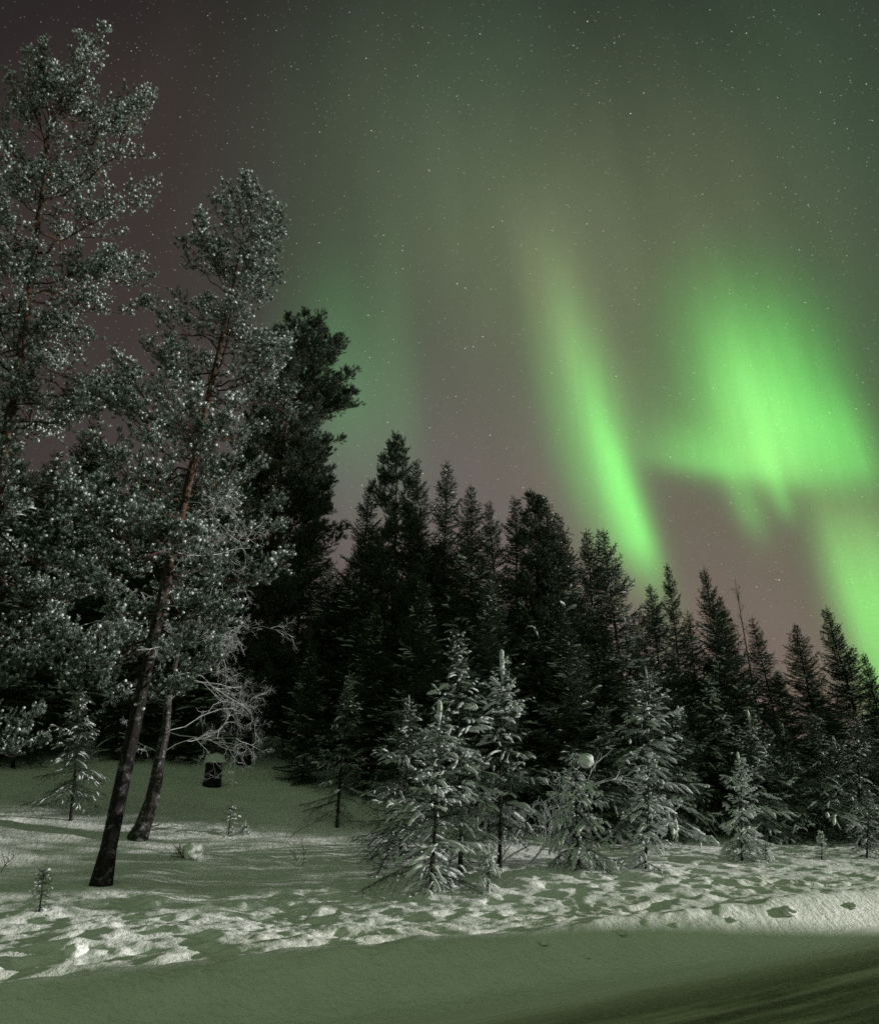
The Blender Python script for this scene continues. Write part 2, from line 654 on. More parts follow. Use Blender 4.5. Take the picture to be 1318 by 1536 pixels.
# ------------------------------------------------------------------ trees
def trunk_mesh(h, r0, rng, lean=(0, 0), wob=.012, K=14, top=.02, flare=1.35):
    u = np.linspace(0, 1, K)
    P = np.zeros((K, 3))
    P[:, 2] = u * h - .25 * (1 - u)
    ph = rng.uniform(0, 6, 4)
    P[:, 0] = lean[0] * u + wob * h * (np.sin(5 * u + ph[0]) - math.sin(ph[0])) * u
    P[:, 1] = lean[1] * u + wob * h * (np.sin(4 * u + ph[1]) - math.sin(ph[1])) * u
    R = r0 * ((1 - u) ** .85 * (1 - top) + top)
    R[0] *= flare
    return P, R


def along(P, u):
    """points on a polyline at parameters u (0..1)"""
    k = np.linspace(0, 1, len(P))
    return np.stack([np.interp(u, k, P[:, i]) for i in range(3)], -1)


def spruce_parts(root, seed, h, r, c0=.06, dens=1., snow=1., res=1., needle=None, bark=None, lean=(0, 0), upturn=0., prof=.85, gap=.25,
                 droop=1., side_bias=0., stretch=0., fat=1., thick=1.):
    rng = np.random.default_rng(seed)
    tp, tr = trunk_mesh(h, .0088 * h + .016, rng, lean)
    mb = MB()
    tubes(mb, tp[None], tr[None], 9)
    if h > 3:
        mb.build('trunk', bark or DARKBARK, root)
    BP, BR, S, D, L, DR, BI = [], [], [], [], [], [], []
    z = c0 * h
    while z < h * .985:
        tn = (z - c0 * h) / (h * (1 - c0))
        step = (.07 + .12 * (1 - tn) + stretch * tn) * (.55 + .45 * res) / dens * (.6 + h / 14.)
        nb = rng.integers(4, 7) if tn < .93 else 4
        az0 = rng.uniform(0, 6.28)
        for i in range(nb):
            if rng.random() < gap * (.4 + .6 * (1 - tn)):
                continue
            az = az0 + i * 6.283 / nb + rng.normal(0, .25)
            Lb = r * ((1 - tn) ** prof * .96 + .05) * rng.choice([rng.uniform(.35, .8), rng.uniform(.75, 1.15)], p=[.4, .6])
            Lb *= 1 + side_bias * math.cos(az)
            if tn < .12:
                Lb *= .55 + .45 * tn / .12
            e = math.radians(-14 * droop * (1 - tn) + (32 + 20 * upturn) * tn ** 1.3 + 14 * upturn + rng.normal(0, 7))
            sag = (.34 * (1 - tn) + .05) * droop * rng.uniform(.6, 1.3)
            upc = .22 * rng.uniform(.5, 1.4) + .2 * upturn
            u = np.linspace(0, 1, 8)
            zz = z + rng.normal(0, step * .3)
            b0 = along(tp, np.array([np.clip(zz / h, 0, .99)]))[0]
            dx = np.array([math.cos(az), math.sin(az), 0])
            wv = np.array([-dx[1], dx[0], 0]) * rng.normal(0, .08)
            P = b0 + dx * (Lb * u * math.cos(e))[:, None] + wv * (Lb * u ** 2)[:, None]
            P[:, 2] += Lb * (u * math.sin(e) - sag * u ** 2 + upc * u ** 3)
            BP.append(P)
            BR.append((.004 + .0075 * Lb) * (1 - u * .85))
            n = max(4, int(Lb / (.062 * res) * thick))
            ub = np.linspace(.10, .97, n) + rng.uniform(-.02, .02, n)
            pts = along(P, ub)
            tg = nrm(np.gradient(P, axis=0))
            tgs = nrm(along(tg, ub))
            sgn = np.where(np.arange(n) % 2 == 0, 1, -1)
            sd = nrm(np.cross(tgs, np.array([0, 0, 1.]))) * sgn[:, None]
            ang = rng.normal(.95, .18, n)[:, None]
            dd = nrm(tgs * np.cos(ang) + sd * np.sin(ang) + rng.normal(0, .10, (n, 3)) + np.array([0, 0, -.10 * droop + .22 * upturn]))
            ll = (.46 * Lb * (1 - ub) ** .7 + .08 + .03 * Lb) * rng.uniform(.6, 1.25, n)
            ll = np.minimum(ll, .75)
            S.append(pts); D.append(dd); L.append(ll); DR.append(np.full(n, .28 * droop - .25 * upturn) * rng.uniform(.3, 1.5, n))
            BI.append(np.full(n + 1, len(BP) - 1))
            S.append(P[-3:-2]); D.append(nrm(P[-1:] - P[-3:-2])); L.append(np.array([Lb * .3 + .05])); DR.append(np.array([.05]))
        z += step * rng.uniform(.75, 1.3)
    # leader
    S.append(tp[-3:-2]); D.append(np.array([[0, 0, 1.]])); L.append(np.array([h - tp[-3, 2] + .12])); DR.append(np.array([0.])); BI.append(np.array([-1]))
    S, D, L, DR, BI = np.concatenate(S), np.concatenate(D), np.concatenate(L), np.concatenate(DR), np.concatenate(BI)
    if h > 3:
        mb = MB()
    tubes(mb, np.array(BP), np.array(BR), 4)
    mb.build('branches' if h > 3 else 'stem', bark or DARKBARK, root)
    mb = MB()
    cnt = np.maximum(3, np.ceil(L / (.018 * res)).astype(int)) * 3
    ix = np.repeat(np.arange(len(L)), cnt)
    n = len(ix)
    u = rng.uniform(0, 1.02, n)
    pos = S[ix] + D[ix] * (L[ix] * u)[:, None]
    pos[:, 2] -= DR[ix] * L[ix] * u * u
    rad = nrm(rng.normal(size=(n, 3)))
    nd = nrm(D[ix] * .75 + rad * .8 + np.array([0, 0, .12]))
    blades(mb, pos, nd, rng.uniform(.024, .040, n) * (.35 + .65 * res), rng.uniform(.008, .012, n) * (.25 + .75 * res) * fat, rng)
    mb.build('crown', needle or SPRUCE, root)
    if snow > 0:
        mb = MB()
        hgt = (S[:, 2] / h)
        load = np.append(np.where(rng.random(len(BP)) < .25 + .55 * snow, rng.uniform(.45, 1.25, len(BP)), 0.), 1.)
        pick = rng.random(len(L)) < np.minimum(snow * .75, .8) * load[BI]
        if res > 1.5:
            pick &= np.abs(D[:, 2]) < .75
        s_, d_, l_, r_ = S[pick], D[pick], L[pick], DR[pick]
        n = len(l_)
        if n:
            K = 6
            uu = np.array([.12, .35, .58, .8, .97, 1.05])
            P = s_[:, None] + d_[:, None] * (l_[:, None] * uu)[:, :, None]
            P[:, :, 2] -= (r_ * l_)[:, None] * uu ** 2
            rs = np.clip(.017 + .045 * l_, .017, .062) * rng.uniform(.5, 1.35, n) * (.6 + .4 * snow) * (.72 + .28 * res)
            prof_ = np.array([.25, .8, 1., 1.05, .8, .12])
            R = rs[:, None] * prof_ * rng.uniform(.65, 1.3, (n, K))
            P[:, :, 2] += R * .55
            P += rng.normal(0, .006, P.shape)
            tubes(mb, P, R, 6)
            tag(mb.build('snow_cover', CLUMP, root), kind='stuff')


def spruce(name, label, base, h, r, seed, cat='spruce tree', group=None, rz=0., **k):
    root = thing(name, base, label, cat, group, rz)
    spruce_parts(root, seed, h, r, **k)
    return root


def pine_parts(root, seed, h, crown, nb, r0, frost=.6, lean=(0, 0), needle=None, bark=None, tuft=1., res=1., dead=(), up=1., spread=(.62, 1.08), snow=.5):
    """crown: list of (relative height, reach right of the trunk, reach left)"""
    rng = np.random.default_rng(seed)
    tp, tr = trunk_mesh(h, r0, rng, lean, .006, 22, .05, 1.5)
    mb = MB()
    tubes(mb, tp[None], tr[None], 14)
    mb.build('trunk', bark or PINEBARK, root)
    ch = np.array([c[0] for c in crown]); cr = np.array([c[1] for c in crown]); cl = np.array([c[2] for c in crown])
    BP, BR, TW, TR_, S, D, FB = [], [], [], [], [], [], []
    zs = ch[0] + (ch[-1] - ch[0]) * ((np.arange(nb) + rng.uniform(0, 1, nb)) / nb) ** .95
    for zr in zs:
        az = rng.uniform(0, 6.28)
        ca = math.cos(az)
        reach = (np.interp(zr, ch, cr) * (1 + ca) + np.interp(zr, ch, cl) * (1 - ca)) / 2
        Lb = reach * rng.uniform(*spread)
        if Lb < .15:
            continue
        hn = (zr - ch[0]) / (ch[-1] - ch[0])
        e = math.radians(-8 + 52 * hn ** 1.4 * up + rng.normal(0, 11))
        u = np.linspace(0, 1, 10)
        dx = np.array([ca, math.sin(az), 0])
        kink = np.cumsum(rng.normal(0, .035, (10, 3)), axis=0) * Lb
        kink[0] = 0
        b0 = along(tp, np.array([min(zr, .985)]))[0]
        P = b0 + dx * (Lb * u * math.cos(e))[:, None] + kink
        P[:, 2] += Lb * (u * math.sin(e) - .16 * (1 - hn) * np.sin(u * 3.1) + .25 * u ** 2)
        BP.append(P)
        BR.append((.008 + .009 * Lb) * (1 - .8 * u))
        fb = rng.uniform(0, 1)
        ns = max(4, int(Lb * 13 / res))
        tg = nrm(np.gradient(P, axis=0))
        for q in range(ns + 1):
            us = 1 - .68 * rng.random() ** 1.3 if q < ns else .92
            p0 = along(P, np.array([us]))[0]
            t0 = along(tg, np.array([us]))[0]
            d0 = nrm(t0 * .8 + rng.normal(0, .62, 3) * np.array([1, 1, .55]) + np.array([0, 0, .22]))
            l0 = (.42 * Lb * (1 - us) + .22) * rng.uniform(.6, 1.2)
            v = np.linspace(0, 1, 5)
            Q = p0 + d0 * (l0 * v)[:, None]
            Q[:, 2] += .18 * l0 * v ** 2
            TW.append(Q)
            TR_.append((.005 + .006 * l0) * (1 - .75 * v))
            nt = max(3, int(l0 * 9 * tuft))
            ut = rng.uniform(.35, 1., nt)
            ut[0] = 1.
            off = nrm(rng.normal(size=(nt, 3)) + np.array([0, 0, .35])) * rng.uniform(.02, .10, (nt, 1))
            pt = along(Q, ut) + off
            S.append(pt)
            FB.append(np.full(nt, fb))
            D.append(nrm(d0 * .7 + nrm(off) * .6 + np.array([0, 0, .45])))
    S, D = np.concatenate(S), np.concatenate(D)
    mb = MB()
    tubes(mb, np.array(BP), np.array(BR), 6)
    tubes(mb, np.array(TW), np.array(TR_), 3)
    mb.build('branches', bark or PINEBARK, root)
    FB = np.concatenate(FB)
    nn = 42
    ls = rng.uniform(.11, .22, len(S)) * (.5 + .5 * res)
    D = nrm(D + np.array([0, 0, .15]))
    ix = np.repeat(np.arange(len(S)), nn)
    n = len(ix)
    us = rng.uniform(0, 1.02, n)
    nd = nrm(D[ix] * .75 + nrm(rng.normal(size=(n, 3))) * .8)
    pos = S[ix] + D[ix] * (ls[ix] * us)[:, None]
    Ln = rng.uniform(.055, .09, n) * (.4 + .6 * res) * (1.15 - .35 * us)
    Wn = rng.uniform(.011, .017, n) * res
    fl = rng.random(len(S))
    fro = (rng.random(n) * .35 + us * .75 + fl[ix] * .18 + FB[ix] * .18) > 1.4 - frost
    mb = MB()
    for mi, sel in ((0, ~fro), (1, fro)):
        blades(mb, pos[sel], nd[sel], Ln[sel], Wn[sel], rng, mi)
    mb.build('crown', [needle or NEEDLE, RIME], root)
    if snow > 0:
        pk = rng.random(len(S)) < snow * (.35 + 1.1 * FB ** 1.5)
        mb = MB()
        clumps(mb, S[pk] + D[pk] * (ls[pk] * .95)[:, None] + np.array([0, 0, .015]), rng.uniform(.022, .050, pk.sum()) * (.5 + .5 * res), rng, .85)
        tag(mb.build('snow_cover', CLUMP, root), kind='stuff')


def bare_branch(P0, d0, L, depth, rng, out, droop=.25, r=.014, spread=.55):
    """recursive zigzag twig; out collects (points, radii)"""
    K = 6
    pts = [np.array(P0, float)]
    d = nrm(np.array(d0, float))
    for i in range(K - 1):
        d = nrm(d + rng.normal(0, .27, 3) + np.array([0, 0, -droop * .22]))
        pts.append(pts[-1] + d * L / (K - 1))
    pts = np.array(pts)
    out.append((pts, r * np.linspace(1, .35, K)))
    if depth > 0:
        n = 4 if depth > 1 else 5
        for i in range(n):
            u = .22 + .74 * (i + rng.random()) / n
            p = along(pts, np.array([u]))[0]
            t = nrm(pts[-1] - pts[0])
            sd = nrm(rng.normal(size=3) * np.array([1, 1, .8]))
            bare_branch(p, t * .75 + sd * spread * 1.15, L * (.62 - .28 * u) * rng.uniform(.7, 1.3), depth - 1, rng, out, droop, r * .6, spread)


def bare_mesh(name, out, m, root, sides=5, fat=1.):
    mb = MB()
    tubes(mb, np.array([a for a, _ in out]), np.array([b_ for _, b_ in out]) * fat, sides)
    return mb.build(name, m, root)


def height_to(base, px, py):
    return top_at(px, py, base[1])[2] - base[2]


# ---- the big frosted pines on the left
bB = at(150, 1332)
hB = height_to(bB, 370, 285)
pB = thing('pine_tree', bB, 'tall frosted pine with a bare dark leaning-looking lower trunk rising from the snow shelf', 'pine tree')
xtop = top_at(370, 285, bB[1])[0] - bB[0]
pine_parts(pB, 21, hB, [(.2, 1.2, 1.8), (.28, 2.4, 3.3), (.36, 2.7, 3.2), (.50, 2.9, 2.8), (.66, 2.5, 2.4), (.80, 2.0, 1.8), (.92, 1.3, 1.1), (1.0, .25, .25)],
           118, .175, frost=.50, lean=(xtop, .0), snow=.30)
rng = np.random.default_rng(77)
out = []
for zr, dx, dy, L in ((.335, .9, -.5, 2.0), (.30, 1, -.2, 1.7), (.37, 1, .2, 2.4), (.40, .95, -.4, 2.2), (.28, -.9, -.5, 1.6), (.31, -1, .1, 1.5), (.25, .8, -.8, 1.3), (.44, 1, -.1, 2.9)):
    bare_branch((xtop * zr, 0, zr * hB), (dx, dy, .05), L, 4, rng, out, .4, .012, .6)
bare_mesh('dead_branch', out, FROST, pB)

# the taller one at the frame's edge: same depth, trunk just outside at its foot
bA_y = bB[1] + .6
pAx, _, pAz = top_at(0, 720, bA_y)
tAx, _, tAz = top_at(105, 65, bA_y)
slope = (tAx - pAx) / (tAz - pAz)
gA = float(ground(pAx, bA_y))
bA = (pAx - slope * (pAz - gA), bA_y, gA)
hA = tAz - gA - 1.8
pA = thing('pine_tree', bA, 'tallest frosted pine with orange upper bark at the left edge of the frame', 'pine tree')
pine_parts(pA, 34, hA, [(.1, 1.8, 1.5), (.2, 2.8, 2.0), (.30, 3.2, 2.8), (.46, 3.0, 3.0), (.58, 3.0, 3.0), (.68, 4.6, 2.8), (.78, 5.0, 1.8), (.87, 3.9, 1.3), (.95, 1.5, 1.0), (1.0, .3, .3)],
           128, .2, frost=.54, lean=(tAx - bA[0], 0), snow=.33)

# dark pine beyond the left edge, its ragged top showing in the corner
tEx, _, tEz = top_at(18, 160, 22.)
gE = float(ground(tEx, 22.))
pE = thing('pine_tree', (tEx, 22., gE), 'dark ragged-topped pine behind the tallest pine, mostly outside the left edge', 'pine tree')
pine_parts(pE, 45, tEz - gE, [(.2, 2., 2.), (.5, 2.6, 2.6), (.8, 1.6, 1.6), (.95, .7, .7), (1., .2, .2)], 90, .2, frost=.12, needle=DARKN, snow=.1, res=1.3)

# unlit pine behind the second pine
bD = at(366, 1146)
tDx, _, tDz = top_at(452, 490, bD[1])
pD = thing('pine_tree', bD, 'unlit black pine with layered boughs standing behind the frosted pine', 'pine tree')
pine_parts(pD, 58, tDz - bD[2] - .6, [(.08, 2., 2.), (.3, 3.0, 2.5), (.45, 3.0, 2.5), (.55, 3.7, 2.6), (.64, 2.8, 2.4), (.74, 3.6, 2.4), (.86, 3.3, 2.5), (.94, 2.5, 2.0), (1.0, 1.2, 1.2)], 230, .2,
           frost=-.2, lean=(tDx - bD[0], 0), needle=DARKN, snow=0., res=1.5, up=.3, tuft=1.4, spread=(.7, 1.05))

# crooked small birch plastered with snow, beside the pine's foot
bC = at(208, 1258)
kC = bC[1] / 1007.
rootC = thing('birch_tree', bC, 'small crooked birch with snow-plastered trunk and bare frosted limbs beside the pine foot', 'birch tree')
pts = np.array([np.array(top_at(a, b_, bC[1])) - np.array(bC) for a, b_ in ((204, 1264), (214, 1238), (226, 1200), (231, 1170), (236, 1130), (243, 1095), (246, 1050), (252, 1010), (262, 960), (268, 920))])
pts[:, 1] += np.linspace(0, .5, 10)
mb = MB()
tubes(mb, pts[None], (np.array([15, 11, 9.5, 8.5, 7.5, 6.5, 5, 4, 3, 1.5]) * kC)[None], 10)
mb.build('trunk', RIMEBARK, rootC)
rng = np.random.default_rng(91)
out = []
for i, dx, dy, dz, L in ((7, 1, .3, .3, 3.0), (8, 1, .1, .15, 2.7), (9, 1, -.3, .2, 2.3), (4, 1, -.2, .45, 2.3), (5, 1, .3, .6, 2.8), (6, 1, -.4, .25, 2.9), (7, 1, .1, .45, 2.7), (8, 1, -.3, .3, 2.3), (9, .8, .1, .5, 2.0),
                        (4, -.9, -.4, .5, 1.3), (6, -1, .2, .4, 1.5), (8, -.7, -.3, .6, 1.3), (5, .9, -.5, .2, 2.5)):
    bare_branch(pts[i], (dx, dy, dz), L, 4, rng, out, .2, .013, .62)
bare_mesh('branches', out, FROST, rootC)
out = []
bare_branch(pts[1], (1, -.2, .1), .42, 1, rng, out, -.3, .02)
bare_mesh('stub_branch', out, TWIG, rootC)

# ---- young spruces in the middle, front first
def sp(name, label, base_px, top_px, r, seed, dy=0., **k):
    bx = at(*base_px)
    h = height_to(bx, *top_px)
    tx = top_at(top_px[0], top_px[1], bx[1])[0] - bx[0]
    return spruce(name, label, bx, h, r, seed, lean=(tx, 0), **k)


sp('spruce_tree', 'young snow-laden spruce in front of the cluster, low boughs touching the snow', (645, 1335), (660, 1062), 1.65, 101, snow=.72, res=1.0, dens=.8, c0=.05, gap=.15)
b1 = at(695, 1290)
sp('spruce_tree', 'tallest young spruce of the front cluster with a bare leader tip', (690, 1312), (692, 945), 1.85, 102, snow=.6, dens=.75, res=1., c0=.12, gap=.2)
sp('spruce_tree', 'snow-clad young spruce with drooping upper boughs right of the tall cluster leader', (748, 1302), (758, 985), 1.55, 103, snow=.8, res=1., dens=.75, c0=.22, gap=.2)
sp('spruce_tree', 'broad dim spruce on the left flank of the front cluster', (600, 1290), (612, 1050), 2.0, 104, snow=.4, res=1.1, c0=.1)
sp('spruce_tree', 'thin dim spruce standing alone left of the front cluster', (505, 1240), (521, 1012), 1.15, 105, snow=.30, res=1.1, c0=.10, gap=.42)
sp('spruce_tree', 'small dark drooping spruce left of the dark pine trunk', (108, 1232), (122, 1030), 1.2, 106, snow=.45, res=.9, c0=.2, gap=.2, droop=1.1)
sp('spruce_tree', 'snow-bent little spruce holding a round ball of snow', (868, 1302), (858, 1135), 1.15, 107, snow=1., dens=.8, res=.85, c0=.06, gap=.2, droop=1.7, prof=.6)
sp('spruce_tree', 'slim snow-covered young spruce at the top of the lit bank', (965, 1303), (972, 1128), 1.0, 108, snow=.85, dens=.8, res=.8, c0=.08, gap=.15)
sp('spruce_tree', 'large snow-dusted spruce at the forest edge behind the slim young spruce', (950, 1262), (975, 1005), 3.0, 109, snow=.7, res=1.3, c0=.06)
sp('spruce_tree', 'snow-dusted spruce with a clear stem right of the large edge spruce', (1066, 1252), (1062, 1010), 2.6, 110, snow=.65, res=1.4, c0=.16)
sp('spruce_tree', 'thin young spruce with snowy tiers on the right part of the bank', (1110, 1292), (1112, 1135), .9, 111, snow=1., dens=.8, res=.9, c0=.14, gap=.25)
sp('spruce_tree', 'half-lit spruce behind the thin tiered spruce', (1125, 1268), (1132, 1070), 1.7, 112, snow=.6, res=1.3, c0=.15)
sp('spruce_tree', 'leaning low spruce between two dark stems near the right edge', (1200, 1258), (1175, 1090), 1.9, 113, snow=.45, res=1.4, c0=.12)
sp('spruce_tree', 'dim bushy spruce near the right end of the forest edge', (1255, 1262), (1250, 1110), 2.2, 114, snow=.4, res=1.5, c0=.08)
sp('sapling', 'tiny snow-wrapped sapling alone on the snow near the right edge', (1230, 1293), (1230, 1248), .2, 115, cat='sapling', snow=1., res=.7, c0=.05, prof=.6)
sp('sapling', 'tiny thin sapling left of the snow-wrapped one', (1146, 1298), (1148, 1268), .14, 116, cat='sapling', snow=.7, res=.7, c0=.1)
sp('sapling', 'little sapling bowed under a cap of snow in front of the cluster', (730, 1341), (733, 1275), .34, 117, cat='sapling', snow=1., res=.7, c0=.35, droop=1.8, prof=.5)
sp('sapling', 'dark leaning sapling at the left foot of the front spruce', (558, 1312), (590, 1258), .24, 118, cat='sapling', snow=.3, res=.7, c0=.15, prof=.5)
sp('sapling', 'small bare-topped sapling poking from snow at the lower left edge', (62, 1366), (66, 1304), .22, 119, cat='sapling', snow=.45, res=.7, c0=.06, prof=.5, gap=.4)
sp('sapling', 'little snow-tipped sapling on the dim slope right of the birch', (342, 1252), (348, 1209), .26, 120, cat='sapling', snow=.9, res=.8, c0=.15, prof=.5, gap=.4)
sp('sapling', 'tiniest snow-dotted sapling beside the snow-tipped one', (366, 1254), (368, 1238), .18, 121, cat='sapling', snow=.8, res=.8, c0=.1, prof=.5, gap=.4)
sp('spruce_tree', 'low twiggy spruce bush at the far right edge', (1296, 1290), (1300, 1190), 1.0, 122, snow=.3, res=1.1, c0=.05, gap=.45)

sp('spruce_tree', 'dim snow-dusted spruce right of the thin tiered spruce', (1152, 1264), (1150, 1095), 1.6, 131, snow=.5, res=1.4, c0=.1)
sp('spruce_tree', 'dim spruce low in the gap under the short skyline conifer', (1182, 1266), (1186, 1130), 1.3, 132, snow=.5, res=1.4, c0=.1)
sp('spruce_tree', 'dim spruce between the leaning low spruce and the dim bushy one', (1226, 1266), (1222, 1070), 1.8, 133, snow=.4, res=1.5, c0=.08)
sp('spruce_tree', 'dim snow-dusted spruce behind the twiggy bush at the right edge', (1286, 1266), (1284, 1065), 1.8, 134, snow=.4, res=1.5, c0=.08)
sp('spruce_tree', 'dim snow-dusted spruce filling the edge between the two larger dusted spruces', (1012, 1262), (1018, 1065), 1.6, 135, snow=.5, res=1.4, c0=.08)
sp('spruce_tree', 'dim spruce at the forest edge left of the large snow-dusted spruce', (905, 1266), (908, 1060), 1.7, 136, snow=.4, res=1.4, c0=.08)

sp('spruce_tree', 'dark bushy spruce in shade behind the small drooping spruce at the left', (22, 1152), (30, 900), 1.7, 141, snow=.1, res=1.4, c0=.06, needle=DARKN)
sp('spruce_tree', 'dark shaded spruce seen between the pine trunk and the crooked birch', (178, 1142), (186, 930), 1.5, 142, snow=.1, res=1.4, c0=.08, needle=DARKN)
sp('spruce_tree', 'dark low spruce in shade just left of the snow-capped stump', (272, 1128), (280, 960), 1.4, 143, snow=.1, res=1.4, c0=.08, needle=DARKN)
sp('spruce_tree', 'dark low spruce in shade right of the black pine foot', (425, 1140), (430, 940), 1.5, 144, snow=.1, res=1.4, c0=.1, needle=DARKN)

# round snowball on the bent spruce
c = top_at(878, 1141, at(868, 1302)[1] - .35)
mb = MB()
lump(mb, c, .195, np.random.default_rng(4), 36, 24, .9, .075, bottom=-1)
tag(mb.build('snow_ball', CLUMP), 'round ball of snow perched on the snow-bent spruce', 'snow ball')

# ---- bare shrubs and stems
def shrub(name, label, base_px, stems, m, seed, cat='shrub', depth=2, r=.014, droop=.0, group=None):
    bx = at(*base_px)
    root = thing(name, bx, label, cat, group)
    rng = np.random.default_rng(seed)
    out = []
    for (tx, ty) in stems:
        T = np.array(top_at(tx, ty, bx[1])) - np.array(bx)
        T[1] += rng.normal(0, .25)
        L = np.linalg.norm(T)
        bare_branch((rng.normal(0, .03), rng.normal(0, .03), -.06), T, L * 1.02, depth, rng, out, droop, r, .45)
    bare_mesh('stems', out, m, root)
    return root


shrub('bare_shrub', 'frosted bare shrub leaning right between the cluster and the bent spruce', (750, 1292), ((830, 1195), (762, 1165), (800, 1215), (775, 1190)), FROST, 301, r=.026)
shrub('birch_sapling', 'thin frosted birch stem rising left of the snow-bent spruce', (838, 1292), ((850, 1078),), FROST, 302, 'birch tree', 2, .028)
shrub('bare_shrub', 'frosted bare branches arching right into the snow-bent spruce', (795, 1294), ((890, 1215), (880, 1240), (850, 1190)), FROST, 303, r=.024)
shrub('bare_shrub', 'dark bare brush under the front cluster', (708, 1270), ((700, 1190), (725, 1200), (690, 1210), (745, 1225)), TWIG, 304, r=.014)
shrub('twig', 'forked dark twig standing in the snow right of the small slope sapling', (450, 1302), ((443, 1262), (462, 1258)), TWIG, 305, 'twig', 1, .012)
shrub('twig', 'dead stick slanting out of the lit snow below the forked twig', (458, 1382), ((510, 1332),), TWIG, 306, 'twig', 0, .012)
shrub('twig', 'dry stalks at the left edge of the snow shelf', (4, 1312), ((14, 1258), (0, 1262)), TWIG, 307, 'twig', 1, .012)
shrub('twig', 'thin pale stalks on the slope behind the forked twig', (425, 1268), ((440, 1205), (470, 1215)), TWIG, 308, 'twig', 1, .01)
shrub('twig', 'short stub of twig on the right bank', (893, 1338), ((905, 1312),), TWIG, 309, 'twig', 0, .008)
shrub('bare_shrub', 'dark leaning stem at the foot of the snow-bent spruce', (848, 1310), ((866, 1268), (870, 1250)), TWIG, 310, r=.018)
shrub('bare_shrub', 'hazy leafless brush between the right spruces', (1045, 1255), ((1030, 1200), (1060, 1205)), TWIG, 311, r=.014)

# snow-capped stump among the trunks, and the snow-capped boulder with twigs
bs = at(318, 1178)
k = bs[1] / 1007.
root = thing('stump', bs, 'dark square-looking stump under a rounded snow cap on the dim slope', 'stump')
mb = MB()
u = np.linspace(0, 1, 6)
P = np.stack([u * 0, u * 0, u * 33 * k - .1], -1)
tubes(mb, P[None], (np.array([14, 12.5, 12, 12, 12, 12]) * k)[None], 12)
mb.build('stump_wood', WOODPOST, root)
mb = MB()
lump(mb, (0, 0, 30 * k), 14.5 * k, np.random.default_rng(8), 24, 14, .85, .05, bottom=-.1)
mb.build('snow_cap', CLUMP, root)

bs = at(285, 1288)
k = bs[1] / 1007.
root = thing('snow_mound', bs, 'snow-crusted mound with dark twigs right of the birch foot', 'snow mound')
mb = MB()
lump(mb, (2 * k, 0, 9 * k), 12 * k, np.random.default_rng(9), 28, 16, .9, .16, bottom=-.8)
mb.build('snow', SNOW, root)
rng = np.random.default_rng(10)
out = []
for dx, dz in ((-1, .3), (-.8, .7), (-.2, 1), (-1, .05), (-.6, .5)):
    bare_branch((-6 * k, -.1, .02), (dx, -.3, dz), .34, 1, rng, out, 0, .012)
bare_mesh('twigs', out, TWIG, root)

# broken clods on the bank's crest
for px, py, r, lab in ((1180, 1366, .15, 'broad flat snow clod on the bank crest near the right edge'), (1275, 1356, .10, 'small snow clod on the bank crest right of the broad one'),
                       (932, 1396, .07, 'small dark-sided clod on the bank crest at the middle of the frame'), (815, 1411, .07, 'snow clod on the crest below the bent spruce'),
                       (300, 1452, .05, 'tiny crumb of snow on the crest at the lower left'), (560, 1429, .06, 'crumb of snow on the crest below the front spruce'),
                       (690, 1419, .045, 'small crumb of snow on the crest under the bowed sapling'), (1012, 1387, .06, 'snow crumb on the crest below the slim snow-covered spruce'),
                       (1098, 1377, .07, 'snow crumb on the crest left of the broad flat clod'), (880, 1432, .05, 'little lump of snow fallen on the face of the bank')):
    x, y, z = at(px, py + 4)
    mb = MB()
    lump(mb, (0, 0, 0), r, np.random.default_rng(px), 24, 14, .6, .22, bottom=-.3)
    o = mb.build('snow_clod', BANK)
    o.location = (x, y, z)
    tag(o, lab, 'snow clod')
for px, py, r, lab in ((114, 1420, .14, 'rounded snow hump alone on the dim lower left snow'), (236, 1348, .13, 'low snow hump right of the pine foot'),
                       (362, 1352, .11, 'pointed snow hump at the upper rim of the lit snow')):
    x, y, z = at(px, py + 5)
    mb = MB()
    lump(mb, (0, 0, 0), r, np.random.default_rng(px), 26, 14, .7, .10, bottom=-.5)
    o = mb.build('snow_hump', SNOW)
    o.location = (x, y, z - .03)
    tag(o, lab, 'snow hump')

# ---- the forest: prototypes, then one tree at a time
PROTO = []
for i, (h, r, up, gap, prof, c0) in enumerate(((13, 2.9, .35, .10, .80, .05), (13, 2.5, .45, .12, .78, .05), (13, 3.2, .2, .08, .85, .04), (13, 2.1, .4, .16, .70, .08), (13, 2.9, .1, .10, .85, .04))):
    root = thing('forest_tree', (0, 0, 0), 'x', 'conifer')
    spruce_parts(root, 500 + i, h, r, c0=c0, dens=1.45, snow=.30, res=1.8, stretch=.04, fat=1.9, thick=1.9, needle=FORESTN, upturn=up, prof=prof, gap=gap, droop=.6)
    PROTO.append(root)
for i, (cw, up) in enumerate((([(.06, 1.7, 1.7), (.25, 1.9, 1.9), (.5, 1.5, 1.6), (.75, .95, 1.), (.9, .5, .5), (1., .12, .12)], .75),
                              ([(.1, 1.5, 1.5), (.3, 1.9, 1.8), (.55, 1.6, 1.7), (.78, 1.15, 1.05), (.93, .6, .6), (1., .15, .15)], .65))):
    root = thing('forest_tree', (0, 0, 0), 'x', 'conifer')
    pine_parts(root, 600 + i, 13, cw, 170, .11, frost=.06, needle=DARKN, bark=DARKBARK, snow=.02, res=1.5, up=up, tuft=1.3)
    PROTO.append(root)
used = [False] * len(PROTO)


